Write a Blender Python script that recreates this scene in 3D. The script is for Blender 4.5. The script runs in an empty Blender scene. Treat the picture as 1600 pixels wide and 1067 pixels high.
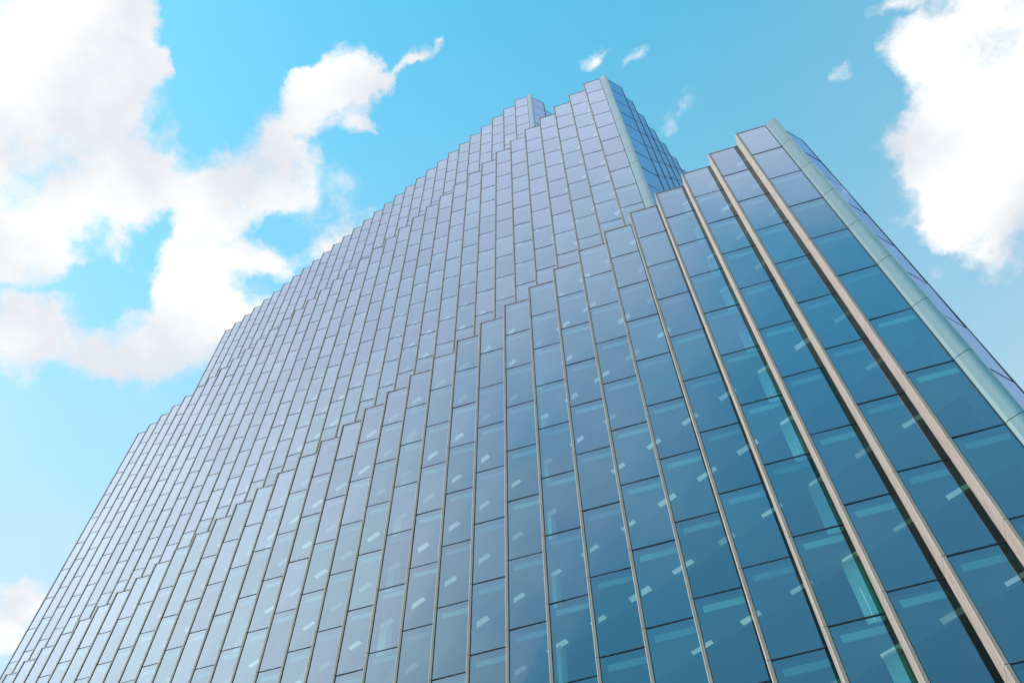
import bpy, math, random
from mathutils import Vector, Matrix
random.seed(11)
C = bpy.context.scene.collection
SC = bpy.context.scene
R = math.radians

# ------------------------------------------------------------------ camera numbers (metres, Z up, ground at 0)
FPX, YAW, PITCH, ROLL = 1825.98, -0.2730, 1.1340, -0.0230
H1 = 57.60                                # roof line of the lowest tier
CAM = Vector((-6.617, -17.644, H1 - 55.944))
W, D, FH = 1.5, 0.6, 3.7302               # bay width, step of each bay, storey height

# ------------------------------------------------------------------ helpers
def new_mat(name):
    m = bpy.data.materials.new(name); m.use_nodes = True
    nt = m.node_tree; nt.nodes.clear()
    return m, nt, nt.nodes.new('ShaderNodeOutputMaterial')

def N(nt, t, **kw):
    n = nt.nodes.new(t)
    for k, v in kw.items(): setattr(n, k, v)
    return n

def math_node(nt, op, a, b=None, c=None, clamp=False):
    n = nt.nodes.new('ShaderNodeMath'); n.operation = op; n.use_clamp = clamp
    for i, x in enumerate((a, b, c)):
        if x is None: continue
        if isinstance(x, (int, float)): n.inputs[i].default_value = x
        else: nt.links.new(x, n.inputs[i])
    return n.outputs[0]

def mix_rgb(nt, fac, a, b, mode='MIX'):
    n = nt.nodes.new('ShaderNodeMix'); n.data_type = 'RGBA'; n.blend_type = mode
    for s, x in ((n.inputs[0], fac), (n.inputs[6], a), (n.inputs[7], b)):
        if isinstance(x, (int, float)): s.default_value = x
        elif isinstance(x, tuple): s.default_value = x if len(x) == 4 else (*x, 1)
        else: nt.links.new(x, s)
    return n.outputs[2]

def principled(name, col, rough=.5, metal=0., var=0., scale=4., bump=0., stretch=(1, 1, 1), spec=.5):
    m, nt, out = new_mat(name)
    p = N(nt, 'ShaderNodeBsdfPrincipled')
    p.inputs['Roughness'].default_value = rough; p.inputs['Metallic'].default_value = metal
    p.inputs['Specular IOR Level'].default_value = spec
    p.inputs['Base Color'].default_value = (*col, 1)
    if var:
        tc = N(nt, 'ShaderNodeTexCoord'); mp = N(nt, 'ShaderNodeMapping'); mp.inputs['Scale'].default_value = stretch
        nz = N(nt, 'ShaderNodeTexNoise'); nz.inputs['Scale'].default_value = scale; nz.inputs['Detail'].default_value = 6
        nt.links.new(tc.outputs['Object'], mp.inputs[0]); nt.links.new(mp.outputs[0], nz.inputs['Vector'])
        lo = tuple(c * (1 - var) for c in col); hi = tuple(min(1, c * (1 + var)) for c in col)
        nt.links.new(mix_rgb(nt, nz.outputs[0], lo, hi), p.inputs['Base Color'])
        r2 = math_node(nt, 'MULTIPLY_ADD', nz.outputs[0], .25, rough - .12)
        nt.links.new(r2, p.inputs['Roughness'])
        if bump:
            b = N(nt, 'ShaderNodeBump'); b.inputs['Strength'].default_value = bump; b.inputs['Distance'].default_value = .02
            nt.links.new(nz.outputs[0], b.inputs['Height']); nt.links.new(b.outputs[0], p.inputs['Normal'])
    nt.links.new(p.outputs[0], out.inputs[0])
    return m

# ------------------------------------------------------------------ materials
def glass_mat(name, trans, refl0, refl1, ior, base):
    """coated solar glass: sky-blue mirror coating over green tinted transparency"""
    m, nt, out = new_mat(name)
    at = N(nt, 'ShaderNodeAttribute'); at.attribute_name = 'pane'
    sep = N(nt, 'ShaderNodeSeparateColor'); nt.links.new(at.outputs['Color'], sep.inputs[0])
    ge = N(nt, 'ShaderNodeNewGeometry')
    dt = N(nt, 'ShaderNodeVectorMath', operation='DOT_PRODUCT')
    nt.links.new(ge.outputs['Normal'], dt.inputs[0]); nt.links.new(ge.outputs['Incoming'], dt.inputs[1])
    ci = math_node(nt, 'SUBTRACT', 1.0, math_node(nt, 'ABSOLUTE', dt.outputs['Value']), clamp=True)
    frv = math_node(nt, 'POWER', ci, ior)
    tc = N(nt, 'ShaderNodeTexCoord')
    nz = N(nt, 'ShaderNodeTexNoise'); nz.inputs['Scale'].default_value = .8; nz.inputs['Detail'].default_value = 1
    nt.links.new(tc.outputs['Object'], nz.inputs['Vector'])
    bp = N(nt, 'ShaderNodeBump'); bp.inputs['Strength'].default_value = .12; bp.inputs['Distance'].default_value = .012
    nt.links.new(nz.outputs[0], bp.inputs['Height'])
    fac = math_node(nt, 'MULTIPLY_ADD', frv, 1 - base, math_node(nt, 'MULTIPLY_ADD', sep.outputs[2], .05, base - .025), clamp=True)
    gl = N(nt, 'ShaderNodeBsdfGlossy'); gl.inputs['Roughness'].default_value = .012
    tint = mix_rgb(nt, math_node(nt, 'MULTIPLY', frv, 1.6, clamp=True), refl0, refl1)
    tint = mix_rgb(nt, sep.outputs[0], tint, mix_rgb(nt, 1.0, tint, (1.04, .98, 1.02), 'MULTIPLY'))
    nt.links.new(tint, gl.inputs['Color']); nt.links.new(bp.outputs[0], gl.inputs['Normal'])
    tr = N(nt, 'ShaderNodeBsdfTransparent')
    t2 = mix_rgb(nt, sep.outputs[1], tuple(min(1, c * 1.12) for c in trans), (trans[0] * .62, trans[1] * .70, trans[2] * .84))
    nt.links.new(t2, tr.inputs[0])
    mx = N(nt, 'ShaderNodeMixShader')
    nt.links.new(fac, mx.inputs[0]); nt.links.new(tr.outputs[0], mx.inputs[1]); nt.links.new(gl.outputs[0], mx.inputs[2])
    nt.links.new(mx.outputs[0], out.inputs[0])
    return m

M_GLASS = glass_mat('coated_glass', (.44, .74, .70), (.32, .56, .69), (.76, .88, 1.0), 1.7, .21)
M_FIN_MIRROR = glass_mat('dark_fin_reflection', (.10, .26, .18), (.18, .30, .30), (.5, .6, .6), 3.0, .05)  # dark reflection of the neighbouring fin, put into the glass colour
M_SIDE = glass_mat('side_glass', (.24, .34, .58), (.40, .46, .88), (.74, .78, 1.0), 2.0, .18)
M_FIN = principled('anodised_fin', (.265, .20, .178), .55, .0, .34, 7.0, .05, (1, 1, .12), spec=.25)
M_DARK = principled('dark_gasket', (.010, .012, .016), .5, spec=.2)
M_CORNER = principled('corner_panel', (.20, .30, .32), .2, .62, .07, .6, 0, (1, 1, .4))
M_SLAB = principled('slab_edge', (.07, .09, .12), .6, 0, .1, 2)
M_CEIL = principled('white_ceiling', (.48, .50, .49), .8, 0, .05, 1.5)
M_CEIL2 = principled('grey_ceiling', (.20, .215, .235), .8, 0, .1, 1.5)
M_FLOOR = principled('carpet_floor', (.16, .16, .17), .9, 0, .15, 2)
M_CORE = principled('core_wall', (.20, .21, .22), .8, 0, .1, 1)
M_WHITE = principled('white_paint', (.80, .81, .78), .6, 0, .04, 2)
M_BLIND = principled('blind_housing', (.40, .43, .44), .5, 0, .04, 2)
M_ROOF = principled('roof_membrane', (.34, .34, .34), .8, 0, .12, .5)
M_PAVE = principled('paving', (.34, .33, .31), .8, 0, .15, .4, .1)

def emission(name, col, s):
    m, nt, out = new_mat(name)
    e = N(nt, 'ShaderNodeEmission'); e.inputs[0].default_value = (*col, 1); e.inputs[1].default_value = s
    nt.links.new(e.outputs[0], out.inputs[0]); return m
M_LAMP = emission('ceiling_lamp', (1.0, 1.0, .93), .27)
M_DIM = emission('dimmed_ceiling_lamp', (.95, 1.0, .95), .13)

# ------------------------------------------------------------------ mesh builder
class MB:
    def __init__(s): s.v = []; s.f = []; s.m = []; s.a = []
    def face(s, pts, mat=0, attr=None):
        b = len(s.v); s.v += [tuple(p) for p in pts]; s.f.append(tuple(range(b, b + len(pts)))); s.m.append(mat); s.a.append(attr or (0, 0, 0))
    def prism(s, poly, z0, z1, mats=None, mat=0, bottom=None, top=None):
        """vertical prism over a plan polygon; mats = material per side"""
        n = len(poly)
        for i in range(n):
            a, b = poly[i], poly[(i + 1) % n]
            s.face([(a[0], a[1], z0), (b[0], b[1], z0), (b[0], b[1], z1), (a[0], a[1], z1)], mats[i] if mats else mat)
        s.face([(p[0], p[1], z0) for p in reversed(poly)], mat if bottom is None else bottom)
        s.face([(p[0], p[1], z1) for p in poly], mat if top is None else top)
    def add(s, o):
        b = len(s.v); s.v += o.v; s.f += [tuple(i + b for i in f) for f in o.f]; s.m += o.m; s.a += o.a
    def build(s, name, mats, parent=None, loc=(0, 0, 0), stuff=False, label=None):
        me = bpy.data.meshes.new(name)
        off = Vector(loc)
        me.from_pydata([tuple(Vector(v) - off) for v in s.v], [], s.f)
        for m in mats: me.materials.append(m)
        me.polygons.foreach_set('material_index', s.m)
        at = me.attributes.new('pane', 'FLOAT_COLOR', 'FACE')
        at.data.foreach_set('color', [x for a in s.a for x in (*a, 1.0)])
        me.update()
        o = bpy.data.objects.new(name, me); C.objects.link(o); o.location = off
        if parent:
            o.parent = parent; o.location = off - total_loc(parent)
        if stuff: o['kind'] = 'stuff'
        if label: o['label'] = label
        return o

def total_loc(o):
    p = Vector((0, 0, 0))
    while o: p += o.location; o = o.parent
    return p

class Frame:
    """plan frame of one bay: s runs from the fin end (0) to the far end (1.5), y inwards from the fin's front"""
    def __init__(s, o, p, n, flip): s.o, s.p, s.n, s.flip = Vector(o), Vector(p), Vector(n), flip
    def __call__(s, a, y):
        v = s.o + s.p * a + s.n * y; return (v.x, v.y)
    def poly(s, pts):
        r = [s(*q) for q in pts]; return r[::-1] if s.flip else r

# ------------------------------------------------------------------ camera
r0 = Vector((math.cos(YAW), -math.sin(YAW), 0))
fwd = Vector((math.sin(YAW) * math.cos(PITCH), math.cos(YAW) * math.cos(PITCH), math.sin(PITCH)))
u0 = r0.cross(fwd)
right = r0 * math.cos(ROLL) + u0 * math.sin(ROLL)
up = u0 * math.cos(ROLL) - r0 * math.sin(ROLL)
cd = bpy.data.cameras.new('camera'); cam = bpy.data.objects.new('camera', cd); C.objects.link(cam)
cam.matrix_world = Matrix(((right.x, up.x, -fwd.x, CAM.x), (right.y, up.y, -fwd.y, CAM.y), (right.z, up.z, -fwd.z, CAM.z), (0, 0, 0, 1)))
cd.sensor_width = 36; cd.lens = FPX / 1600 * 36; cd.clip_end = 20000; cd.clip_start = .1
SC.camera = cam

def px(p):
    v = Vector(p) - CAM; z = v.dot(fwd)
    return (800 + FPX * v.dot(right) / z, 533.5 - FPX * v.dot(up) / z) if z > .1 else (-9999, -9999)
def screen_size(pts):
    """projected area inside the frame, 0 when outside"""
    q = [px(p) for p in pts]
    q = [(min(1600, max(0, x)), min(1067, max(0, y))) for x, y in q]
    a = 0
    for i in range(len(q)):
        x0, y0 = q[i]; x1, y1 = q[(i + 1) % len(q)]; a += x0 * y1 - x1 * y0
    return abs(a) / 2

# ------------------------------------------------------------------ the tower
tower = bpy.data.objects.new('office_tower', None); C.objects.link(tower)
tower.location = (-20, 10, 0)
tower['label'] = 'tall blue glass office tower in three stepped tiers with sawtooth bays and beige fins'
tower['category'] = 'skyscraper'

TH = R(46.2)
PX, PN = Vector((1, 0)), Vector((0, 1))
RX, RN = Vector((math.cos(TH), math.sin(TH))), Vector((-math.sin(TH), math.cos(TH)))
#        origin              roof z         floors  front bays  side bays  columns
TIERS = [((0, 0),            H1,            15,     40,         16,        (2, 8, 13, 19, 24, 30, 35)),
         ((-6.351, 5.940),   H1 + 44.732,   12,     35,         14,        (3, 9, 14, 20, 25, 31)),
         ((-14.166, 12.519), H1 + 74.611,   8,      29,         12,        (3, 8, 14, 19, 25))]
GLZ = .04                                  # glass sits behind the fin's face
FW = .10                                   # fin width
POOL = {'window': [], 'side_window': [], 'fin': [], 'ceiling_light': [], 'blind_box': []}    # (size, tier, builder, materials)
tier_obj = []
FDIR = Vector((-1.5, .6)).normalized(); FNRM = Vector((.6, 1.5)).normalized()   # run of the stepped front

def window(fr, ztop, zbot, first, mirror_w=0.0, isside=False):
    mb = MB(); rnd = (random.random(), random.random(), random.random())
    gz = .004 if isside else GLZ
    a0, a1 = (.09 if isside else FW + .018), W - .003
    z1, z0 = ztop - .022, zbot + .022
    j = lambda: random.gauss(0, .0035)
    m = a1 - mirror_w
    def pane(x0, x1, mat):
        c = [(x0, gz + j(), z0), (x1, gz + j(), z0), (x1, gz + j(), z1), (x0, gz + j(), z1)]
        pts = [(*fr(a, y), z) for a, y, z in c]
        mb.face(pts[::-1] if fr.flip else pts, mat, rnd)
        return pts
    pts = pane(a0, m - (.006 if mirror_w else 0), 0)
    if mirror_w:
        pane(m + .006, a1, 2)  # strip of darker glass painted as the next fin's mirror image
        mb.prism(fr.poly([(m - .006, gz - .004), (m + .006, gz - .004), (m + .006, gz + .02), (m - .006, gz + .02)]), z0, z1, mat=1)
    if isside:
        mb.prism(fr.poly([(0, gz - .012), (a0, gz - .012), (a0, gz + .5), (0, gz + .5)]), z0, z1, mat=1)
    else:
        mb.prism(fr.poly([(FW, gz - .02), (a0, gz - .02), (a0, gz + .02), (FW, gz + .02)]), z0, z1, mat=1)      # jamb gasket
    if not first:
        x0 = 0 if isside else FW
        mb.prism(fr.poly([(x0, gz - .012), (a1, gz - .012), (a1, gz + .03), (x0, gz + .03)]), z1, ztop + .022, mat=1)   # transom
    return mb, screen_size(pts)

def fin(fr, ztop, zs):
    mb = MB(); ch = .008; yb = D + GLZ - .004
    zz = [ztop] + zs
    for a, b in zip(zz, zz[1:]):
        mb.prism(fr.poly([(ch, 0), (FW - ch, 0), (FW, ch), (FW, yb), (0, yb), (0, ch)]), b + .010, a - (.010 if a != ztop else 0),
                 mats=None, mat=0)
        # the inner cheek of each fin is dark
        q = [fr(FW + .002, .012), fr(FW + .002, GLZ - .021)]
        f = [(*q[0], b + .006), (*q[1], b + .006), (*q[1], a - .006), (*q[0], a - .006)]
        mb.face(f[::-1] if fr.flip else f, 1)
    mb.prism(fr.poly([(.009, .006), (FW - .009, .006), (FW - .009, yb - .01), (.009, yb - .01)]), zz[-1], ztop - .02, mat=1)
    lo, hi = zz[-1], ztop
    sz = screen_size([(*fr(0, 0), lo), (*fr(FW, 0), lo), (*fr(FW, 0), hi), (*fr(0, 0), hi)])
    return mb, sz

for ti, (org, H, nf, nb, ns, cols) in enumerate(TIERS):
    o = Vector(org)
    base = 0.0 if ti == 0 else TIERS[ti - 1][1] - .3
    zs = [H - FH * i for i in range(1, nf + 1)]
    if ti == 0: zs.append(.35)
    bays = [Frame(o + Vector((-W * k, D * k)), PX, PN, False) for k in range(nb)]
    corner_end = o + Vector((3.13, 1.32)) - RX * W         # left end of the first side bay
    side = []
    for k in range(ns):
        e = o + Vector((3.13, 1.32)) + (RX * W + RN * D) * k
        side.append(Frame(e, -RX, RN, True))
    # plan outline of the slabs, 0.12 m behind the glass
    def outline(back):
        pl = []
        for k in range(nb - 1, -1, -1):
            pl += [bays[k](FW if k < nb - 1 else 0.0, GLZ + back), bays[k](W - .02, GLZ + back)]
        for k in range(ns):
            pl += [side[k](W - .02 , back), side[k](.03, back)]
        return pl
    edge = outline(.12)
    left_front = bays[-1](0, 0); right_back = side[-1](0, 0)
    back_y = max(right_back[1], left_front[1]) + 14
    back = [(right_back[0] - .3, back_y), (left_front[0] + .3, back_y)]
    foot = edge + back
    tb = MB()
    def cap(z, flip, mat, poly=foot):
        pts = [(p[0], p[1], z) for p in poly]; tb.face(pts[::-1] if flip else pts, mat)
    def rim(z0, z1, mat, poly):
        n = len(poly)
        for i in range(n):
            a, b = poly[i], poly[(i + 1) % n]
            tb.face([(a[0], a[1], z0), (b[0], b[1], z0), (b[0], b[1], z1), (a[0], a[1], z1)], mat)
    # roof and parapet back
    cap(H - .25, False, 4); 
    rim(H - .42, H - .25, 0, foot); cap(H - .42, True, 1)
    for z in zs[:-1] if ti == 0 else zs:
        cap(z - .10, False, 3); rim(z - .42, z - .10, 0, foot); cap(z - .42, True, 1)
    if ti: rim(base, zs[-1] - .12, 5, foot)
    else: rim(0, .3, 5, foot); cap(.3, False, 3)
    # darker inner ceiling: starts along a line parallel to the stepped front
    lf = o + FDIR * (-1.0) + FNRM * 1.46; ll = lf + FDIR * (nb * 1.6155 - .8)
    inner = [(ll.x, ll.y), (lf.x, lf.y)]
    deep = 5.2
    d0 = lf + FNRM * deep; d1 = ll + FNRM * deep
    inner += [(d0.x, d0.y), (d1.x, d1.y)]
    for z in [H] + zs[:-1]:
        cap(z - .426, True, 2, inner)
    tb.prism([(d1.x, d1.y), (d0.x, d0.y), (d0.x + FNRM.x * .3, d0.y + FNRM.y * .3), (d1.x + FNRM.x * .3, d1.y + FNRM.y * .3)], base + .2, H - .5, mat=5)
    names = ['lowest tier of the tower, nearest, its panes deep teal blue', 'middle tier rising behind the lowest one', 'topmost tier set furthest back']
    t = tb.build('tower_tier', [M_SLAB, M_CEIL, M_CEIL2, M_FLOOR, M_ROOF, M_CORE], tower, (o.x, o.y, base), label=names[ti])
    tier_obj.append(t)
    # bays
    for frames, isside in ((bays, False), (side, True)):
        for bi, fr in enumerate(frames):
            if not isside:
                mb, sz = fin(fr, H + .05, zs)
                POOL['fin'].append((sz, ti, mb, (*fr(0, 0), zs[-1])))
            top = H
            for i, z in enumerate(zs):
                mb, sz = window(fr, top, z, i == 0, (.20, .175, .13, .08, .04)[bi - 1] if ti == 0 and not isside and 0 < bi < 6 else 0, isside)  # strip narrows bay by bay, like the fin's reflection from this camera
                POOL['side_window' if isside else 'window'].append((sz, ti, mb, (*fr(.1, 0), z)))
                top = z
    # copings
    cb = MB()
    for fr in bays + side:
        if fr.flip:
            cb.prism(fr.poly([(0, -.01), (W - .1, -.01), (W - .1, .24), (0, .24)]), H - .021, H + .02, mat=1); continue
        cb.prism(fr.poly([(FW, GLZ - .02), (W - .004, GLZ - .02), (W - .004, GLZ + .24), (FW, GLZ + .24)]), H - .021, H + .045)
    cb.build('coping', [M_FIN, M_DARK], t, (o.x, o.y, H))
    # rounded corner column in storey-high shells
    prof = [(1.5, .075), (1.52, .0), (1.60, -.055), (1.70, -.10), (1.80, -.145), (1.88, -.175), (1.95, -.187), (2.01, -.175), (2.06, -.145), (2.095, -.10),
            (2.12, -.04), (2.13, .03), (2.13, .12), (2.115, .20), (2.09, .27), (2.0, .34), (1.75, .34), (1.52, .25)]
    cc = MB()
    zz = [H + .05] + zs
    pl = [(o.x + a, o.y + b) for a, b in prof]
    for a, b in zip(zz, zz[1:]):
        cc.prism(pl, b + .017, a - (.017 if a != H + .05 else 0))
    cx_, cy_ = o.x + 1.85, o.y + .08
    cc.prism([(cx_ + (x - cx_) * .955, cy_ + (y - cy_) * .955) for x, y in pl], zs[-1], H, mat=1)
    cc.build('corner_column', [M_CORNER, M_DARK], t, (o.x + 1.8, o.y, zs[-1]))
    jb = MB()
    jb.prism([(o.x + 1.478, o.y + .03), (o.x + 1.499, o.y + .03), (o.x + 1.499, o.y + .09), (o.x + 1.478, o.y + .09)], zs[-1], H - .02)
    jb.build('corner_gasket', [M_DARK], t, (o.x + 1.49, o.y + .06, zs[-1]))
    # plain glazed left flank and back
    lw = MB(); bx = o.x - W * (nb - 1); by = o.y + D * (nb - 1)
    top = H
    y = by + D + GLZ
    while y < back_y - .1:
        top = H
        for z in zs:
            rnd = (random.random(), random.random(), 0)
            lw.face([(bx, min(y + W, back_y), z + .02), (bx, y + .03, z + .02), (bx, y + .03, top - .02), (bx, min(y + W, back_y), top - .02)], 0, rnd)
            top = z
        y += W
    for z in [H] + zs:
        lw.prism([(bx - .02, by + D + GLZ), (bx + .05, by + D + GLZ), (bx + .05, back_y), (bx - .02, back_y)], z - .02, z + .02, mat=1)
    lw.build('flank_glazing', [M_GLASS, M_DARK], t, (bx, by, zs[-1]))
    bw = MB()
    bw.prism([(back[0][0], back_y - .2), (back[0][0], back_y), (back[1][0], back_y), (back[1][0], back_y - .2)], base, H, mat=0)
    sx, sy = side[-1](0, D + GLZ)
    bw.prism([(sx - .3, sy), (sx, sy), (right_back[0] - .3, back_y - .21), (right_back[0] - .6, back_y - .21)], base, H, mat=0)
    bw.build('rear_wall', [M_CORE], t, (o.x, back_y, base))
    # structural columns just inside the front, at the perimeter line
    for k in cols:
        c = o + Vector((-W * k, D * k)) + Vector((-.08, 1.56))
        m = MB(); a, b = FDIR * .23, FNRM * .16
        q = [c + a - b, c - a - b, c - a + b, c + a + b]
        m.prism([(v.x, v.y) for v in reversed(q)], zs[-1] + .01, H - .43)
        m.build('column', [M_WHITE], t, (c.x, c.y, zs[-1]))
    # ceiling lights and blind housings, one of each to a bay and storey
    for k, fr in enumerate(bays):
        for i, z in enumerate([H] + zs[:-1]):
            c = o + Vector((-W * k, D * k)) + Vector((-.02, 1.36))
            rs = random.uniform(.85, 1.25); a, b = FDIR * .31 * rs, FNRM * .085 * random.uniform(.8, 1.25)
            q = [c + a - b, c - a - b, c - a + b, c + a + b]
            m = MB(); m.prism([(v.x, v.y) for v in reversed(q)], z - .455, z - .421, mat=1, bottom=0 if random.random() < .55 else 2)
            sz = screen_size([(v.x, v.y, z - .45) for v in q])
            if random.random() < .88: POOL['ceiling_light'].append((sz, ti, m, (c.x, c.y, z - .45)))
            m = MB(); m.prism(fr.poly([(.30, GLZ + .05), (W - .06, GLZ + .05), (W - .06, GLZ + .11), (.30, GLZ + .11)]), z - .60, z - .33)
            sz = screen_size([(*fr(.3, .1), z - .6), (*fr(1.4, .1), z - .6), (*fr(1.4, .1), z - .33), (*fr(.3, .1), z - .33)])
            POOL['blind_box'].append((sz, ti, m, (*fr(.7, .15), z - .6)))

MATS = {'window': [M_GLASS, M_DARK, M_FIN_MIRROR], 'side_window': [M_SIDE, M_DARK], 'fin': [M_FIN, M_DARK], 'ceiling_light': [M_LAMP, M_WHITE, M_DIM], 'blind_box': [M_BLIND]}
for kind, items in POOL.items():
    items.sort(key=lambda x: -x[0])
    rest = MB()
    for i, (sz, ti, mb, loc) in enumerate(items):
        if i < 100: mb.build(kind, MATS[kind], tier_obj[ti], loc)
        else: rest.add(mb)
    if rest.f: rest.build(kind, MATS[kind], tower, (-20, 10, 0), stuff=True)

# ------------------------------------------------------------------ ground
g = MB(); S = 3000
g.face([(-S, -S, 0), (S, -S, 0), (S, S, 0), (-S, S, 0)])
go = g.build('ground', [M_PAVE]); go['kind'] = 'structure'

# ------------------------------------------------------------------ sun and sky
SUN = Vector((-.72, -.10, .69)).normalized()
sl = bpy.data.lights.new('sun', 'SUN'); sl.energy = 3.2; sl.angle = R(.5); sl.color = (1, .965, .92)
so = bpy.data.objects.new('sun', sl); C.objects.link(so)
so.rotation_euler = SUN.to_track_quat('Z', 'Y').to_euler()

wd = bpy.data.worlds.new('World'); SC.world = wd; wd.use_nodes = True
nt = wd.node_tree; nt.nodes.clear()
out = N(nt, 'ShaderNodeOutputWorld'); bg = N(nt, 'ShaderNodeBackground'); bg.inputs[1].default_value = .15
sky = N(nt, 'ShaderNodeTexSky'); sky.sky_type = 'NISHITA'; sky.sun_disc = False
sky.sun_elevation = math.asin(SUN.z); sky.sun_rotation = math.atan2(SUN.x, SUN.y)
sky.air_density = 1.0; sky.dust_density = .15; sky.ozone_density = 1.2; sky.altitude = 20
tc = N(nt, 'ShaderNodeTexCoord')
sx = N(nt, 'ShaderNodeSeparateXYZ'); nt.links.new(tc.outputs['Generated'], sx.inputs[0])
zc = math_node(nt, 'MAXIMUM', sx.outputs[2], .04)
cu = N(nt, 'ShaderNodeCombineXYZ')
nt.links.new(math_node(nt, 'DIVIDE', sx.outputs[0], zc), cu.inputs[0]); nt.links.new(math_node(nt, 'DIVIDE', sx.outputs[1], zc), cu.inputs[1])
P = cu.outputs[0]                                             # a flat cloud layer seen from below
def noise(scale, detail, rough, vec, lac=2.1, off=(0, 0, 0)):
    n = N(nt, 'ShaderNodeTexNoise'); n.inputs['Scale'].default_value = scale; n.inputs['Detail'].default_value = detail
    n.inputs['Roughness'].default_value = rough; n.inputs['Lacunarity'].default_value = lac
    v = N(nt, 'ShaderNodeVectorMath', operation='ADD'); nt.links.new(vec, v.inputs[0]); v.inputs[1].default_value = off
    nt.links.new(v.outputs[0], n.inputs['Vector']); return n
wn = noise(11, 5, .62, P)
wv = N(nt, 'ShaderNodeVectorMath', operation='SUBTRACT'); nt.links.new(wn.outputs['Color'], wv.inputs[0]); wv.inputs[1].default_value = (.5, .5, .5)
ws = N(nt, 'ShaderNodeVectorMath', operation='SCALE'); nt.links.new(wv.outputs[0], ws.inputs[0]); ws.inputs['Scale'].default_value = .075
wa = N(nt, 'ShaderNodeVectorMath', operation='ADD'); nt.links.new(P, wa.inputs[0]); nt.links.new(ws.outputs[0], wa.inputs[1])
PW = wa.outputs[0]
w2 = N(nt, 'ShaderNodeVectorMath', operation='SCALE'); nt.links.new(wv.outputs[0], w2.inputs[0]); w2.inputs['Scale'].default_value = .05
wb = N(nt, 'ShaderNodeVectorMath', operation='ADD'); nt.links.new(P, wb.inputs[0]); nt.links.new(w2.outputs[0], wb.inputs[1])
PW2 = wb.outputs[0]
def blob(b, vec):
    m = N(nt, 'ShaderNodeMapping'); m.vector_type = 'TEXTURE'
    m.inputs['Location'].default_value = (b[0], b[1], 0); m.inputs['Rotation'].default_value = (0, 0, b[4]); m.inputs['Scale'].default_value = (b[2], b[3], 1)
    nt.links.new(vec, m.inputs[0])
    gr = N(nt, 'ShaderNodeTexGradient'); gr.gradient_type = 'SPHERICAL'; nt.links.new(m.outputs[0], gr.inputs[0])
    return gr.outputs['Fac'], b[5]
BLOBS = [[-0.4195, 0.0659, 0.1614, 0.1322, 2.442, 1.0], [-0.3565, 0.0687, 0.0693, 0.0495, 2.1606, 0.8], [-0.3427, 0.1219, 0.0273, 0.0207, 2.9604, 0.75], [-0.443, 0.1626, 0.1562, 0.1336, 2.7215, 0.8], [-0.5127, 0.2028, 0.1396, 0.1007, -3.0458, 0.8], [-0.3694, 0.2155, 0.0787, 0.0661, 2.3037, 0.75], [-0.3818, 0.3011, 0.1235, 0.0853, 2.3176, 0.85], [-0.3089, 0.2465, 0.092, 0.0663, 2.4429, 0.8], [-0.2591, 0.2128, 0.0885, 0.0407, 2.5943, 0.85], [-0.2039, 0.1768, 0.0566, 0.0341, 2.5258, 0.95], [-0.1792, 0.1729, 0.028, 0.0265, 2.6717, 0.45], [-0.2578, 0.2559, 0.0572, 0.0472, -3.0001, 0.55], [-0.1244, 0.1727, 0.0301, 0.0181, 3.0018, 0.85], [-0.1051, 0.1663, 0.014, 0.0075, 2.2528, 0.55], [-0.3935, 0.3583, 0.0904, 0.0657, -2.9618, 0.8], [-0.2853, 0.311, 0.077, 0.0367, -3.0549, 0.6], [-0.2381, 0.3093, 0.0476, 0.0269, 3.0386, 0.55], [-0.5538, 0.3228, 0.0764, 0.0545, -2.765, 0.95], [-0.4921, 0.3594, 0.0535, 0.0412, -2.7752, 0.8], [-0.7216, 0.5992, 0.0887, 0.0662, 2.5301, 1.0], [-0.6764, 0.5829, 0.0468, 0.035, 2.5939, 0.5], [0.355, 0.3189, 0.1474, 0.1148, 1.3648, 1.5], [0.2844, 0.2974, 0.0479, 0.0444, 0.5612, 0.7], [0.2633, 0.3636, 0.083, 0.0437, -2.9382, 1.0], [0.3486, 0.4479, 0.1, 0.083, -2.1745, 0.9], [0.3037, 0.3971, 0.0859, 0.052, -2.7467, 0.8], [0.3044, 0.479, 0.064, 0.0483, -2.2386, 0.8], [0.259, 0.5013, 0.0166, 0.0142, -2.1289, 0.5], [0.0154, 0.217, 0.0194, 0.0158, -3.0476, 0.85], [0.0516, 0.2292, 0.0318, 0.0167, 2.6356, 0.68], [0.2102, 0.2964, 0.0272, 0.0192, -2.5571, 0.58], [0.0779, 0.2832, 0.0432, 0.0173, 2.803, 0.5], [0.2807, 0.4397, 0.0717, 0.0534, 1.4991, 0.7], [0.0923, 0.3324, 0.0298, 0.0275, 1.2341, 0.12], [0.2658, 0.242, 0.0366, 0.0117, -3.0034, 0.5], [-0.1934, 0.2121, 0.0206, 0.0131, 2.2769, 0.7], [-0.1496, 0.1791, 0.0333, 0.0107, 2.9229, 0.7], [-0.2988, 0.2747, 0.0324, 0.0296, 2.904, -0.7], [-0.3814, 0.2399, 0.0387, 0.0221, 2.3293, -0.75], [-0.4154, 0.2711, 0.0361, 0.0213, 2.3305, -0.7], [-0.3423, 0.2067, 0.0301, 0.0228, 2.3267, -0.6], [-0.4508, 0.2985, 0.0637, 0.0234, -2.705, -0.5], [-0.5054, 0.2777, 0.0882, 0.0178, -2.8501, -0.3], [-0.314, 0.1577, 0.0612, 0.0494, -3.0605, -0.5], [-0.3017, 0.1019, 0.0641, 0.0319, 2.0178, -0.6]]
acc = None
for b in BLOBS:
    f, amp = blob(b, PW)
    if acc is None: acc = math_node(nt, 'MULTIPLY', f, amp)
    else: acc = math_node(nt, 'MULTIPLY_ADD', f, amp, acc)
acc = math_node(nt, 'MINIMUM', acc, .95)
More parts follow.
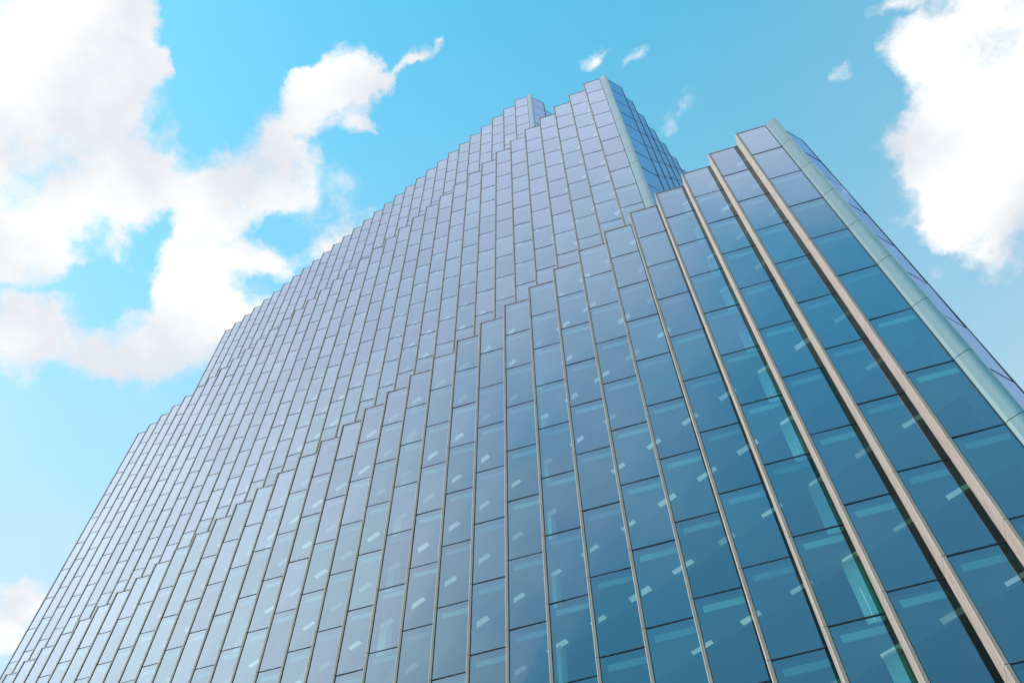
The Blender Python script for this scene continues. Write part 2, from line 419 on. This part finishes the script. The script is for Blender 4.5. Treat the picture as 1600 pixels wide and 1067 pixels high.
fine = noise(9, 11, .60, PW2, off=(3.1, 1.7, .4))
fn = math_node(nt, 'MULTIPLY_ADD', fine.outputs[0], 2.6, -1.32)
f1 = math_node(nt, 'ADD', acc, fn)
# the far side of the sky (behind the viewer), only seen mirrored in the glass: a bright broken veil
BACK = [(-.71, -.36, .88, .70, 0, 1.4), (-.70, -.70, .6, .5, 0, .8), (-.10, -.15, .55, .42, 0, 1.0), (.28, -.16, .34, .30, 0, 1.5)]
bk = None
for b in BACK:
    f, amp = blob(b, P)
    bk = math_node(nt, 'MULTIPLY', f, amp) if bk is None else math_node(nt, 'MULTIPLY_ADD', f, amp, bk)
soft = noise(4.5, 6, .5, P, off=(7, 2, 1))
bk2 = math_node(nt, 'MULTIPLY_ADD', soft.outputs[0], .8, math_node(nt, 'ADD', bk, -.15))
def ramp(x, a, b):
    m = N(nt, 'ShaderNodeMapRange'); m.interpolation_type = 'SMOOTHSTEP'; m.inputs['From Min'].default_value = a; m.inputs['From Max'].default_value = b
    nt.links.new(x, m.inputs['Value']); return m.outputs[0]
dens = math_node(nt, 'MULTIPLY', ramp(f1, .12, .74), ramp(acc, .02, .2))
veil_b = math_node(nt, 'MULTIPLY', math_node(nt, 'MULTIPLY', ramp(bk2, .25, 1.15), .94), ramp(math_node(nt, 'MULTIPLY', sx.outputs[1], -1.0), -.03, .09))
# thin haze, stronger lower in the sky
hn = noise(4, 5, .55, P, off=(1, 5, 2))
hz = math_node(nt, 'MULTIPLY', math_node(nt, 'SUBTRACT', 1.0, sx.outputs[2]), 2.9)
haze_f = math_node(nt, 'MINIMUM', math_node(nt, 'MULTIPLY', hz, math_node(nt, 'MULTIPLY_ADD', hn.outputs[0], .8, .6)), .74)
haze_f = math_node(nt, 'MULTIPLY', haze_f, math_node(nt, 'MULTIPLY_ADD', ramp(sx.outputs[1], -.25, .1), .7, .3))      # clearer air on the far side
blue = mix_rgb(nt, 1.0, sky.outputs[0], (.40, 1.30, 1.08), 'MULTIPLY')
shade = noise(5, 5, .5, P, off=(2, 9, 4))
sh = ramp(shade.outputs[0], .38, .60)
cloud = mix_rgb(nt, sh, (2.65, 2.75, 2.95), (3.5, 3.5, 3.5))
c1 = mix_rgb(nt, haze_f, blue, (2.35, 2.78, 3.08))
lb, _ = blob((-.95, -.70, .95, .85, 0, 1), P)
vcol = mix_rgb(nt, ramp(lb, .05, .75), (2.85, 3.05, 3.55), (7.9, 7.6, 7.6))
c2 = mix_rgb(nt, veil_b, c1, vcol)
c3 = mix_rgb(nt, dens, c2, cloud)
nt.links.new(c3, bg.inputs[0]); nt.links.new(bg.outputs[0], out.inputs[0])

# ------------------------------------------------------------------ render settings
SC.view_settings.view_transform = 'Standard'; SC.view_settings.look = 'None'
SC.view_settings.exposure = 1.0; SC.view_settings.gamma = 1
SC.cycles.max_bounces = 10; SC.cycles.transparent_max_bounces = 12
SC.cycles.caustics_reflective = False; SC.cycles.caustics_refractive = False
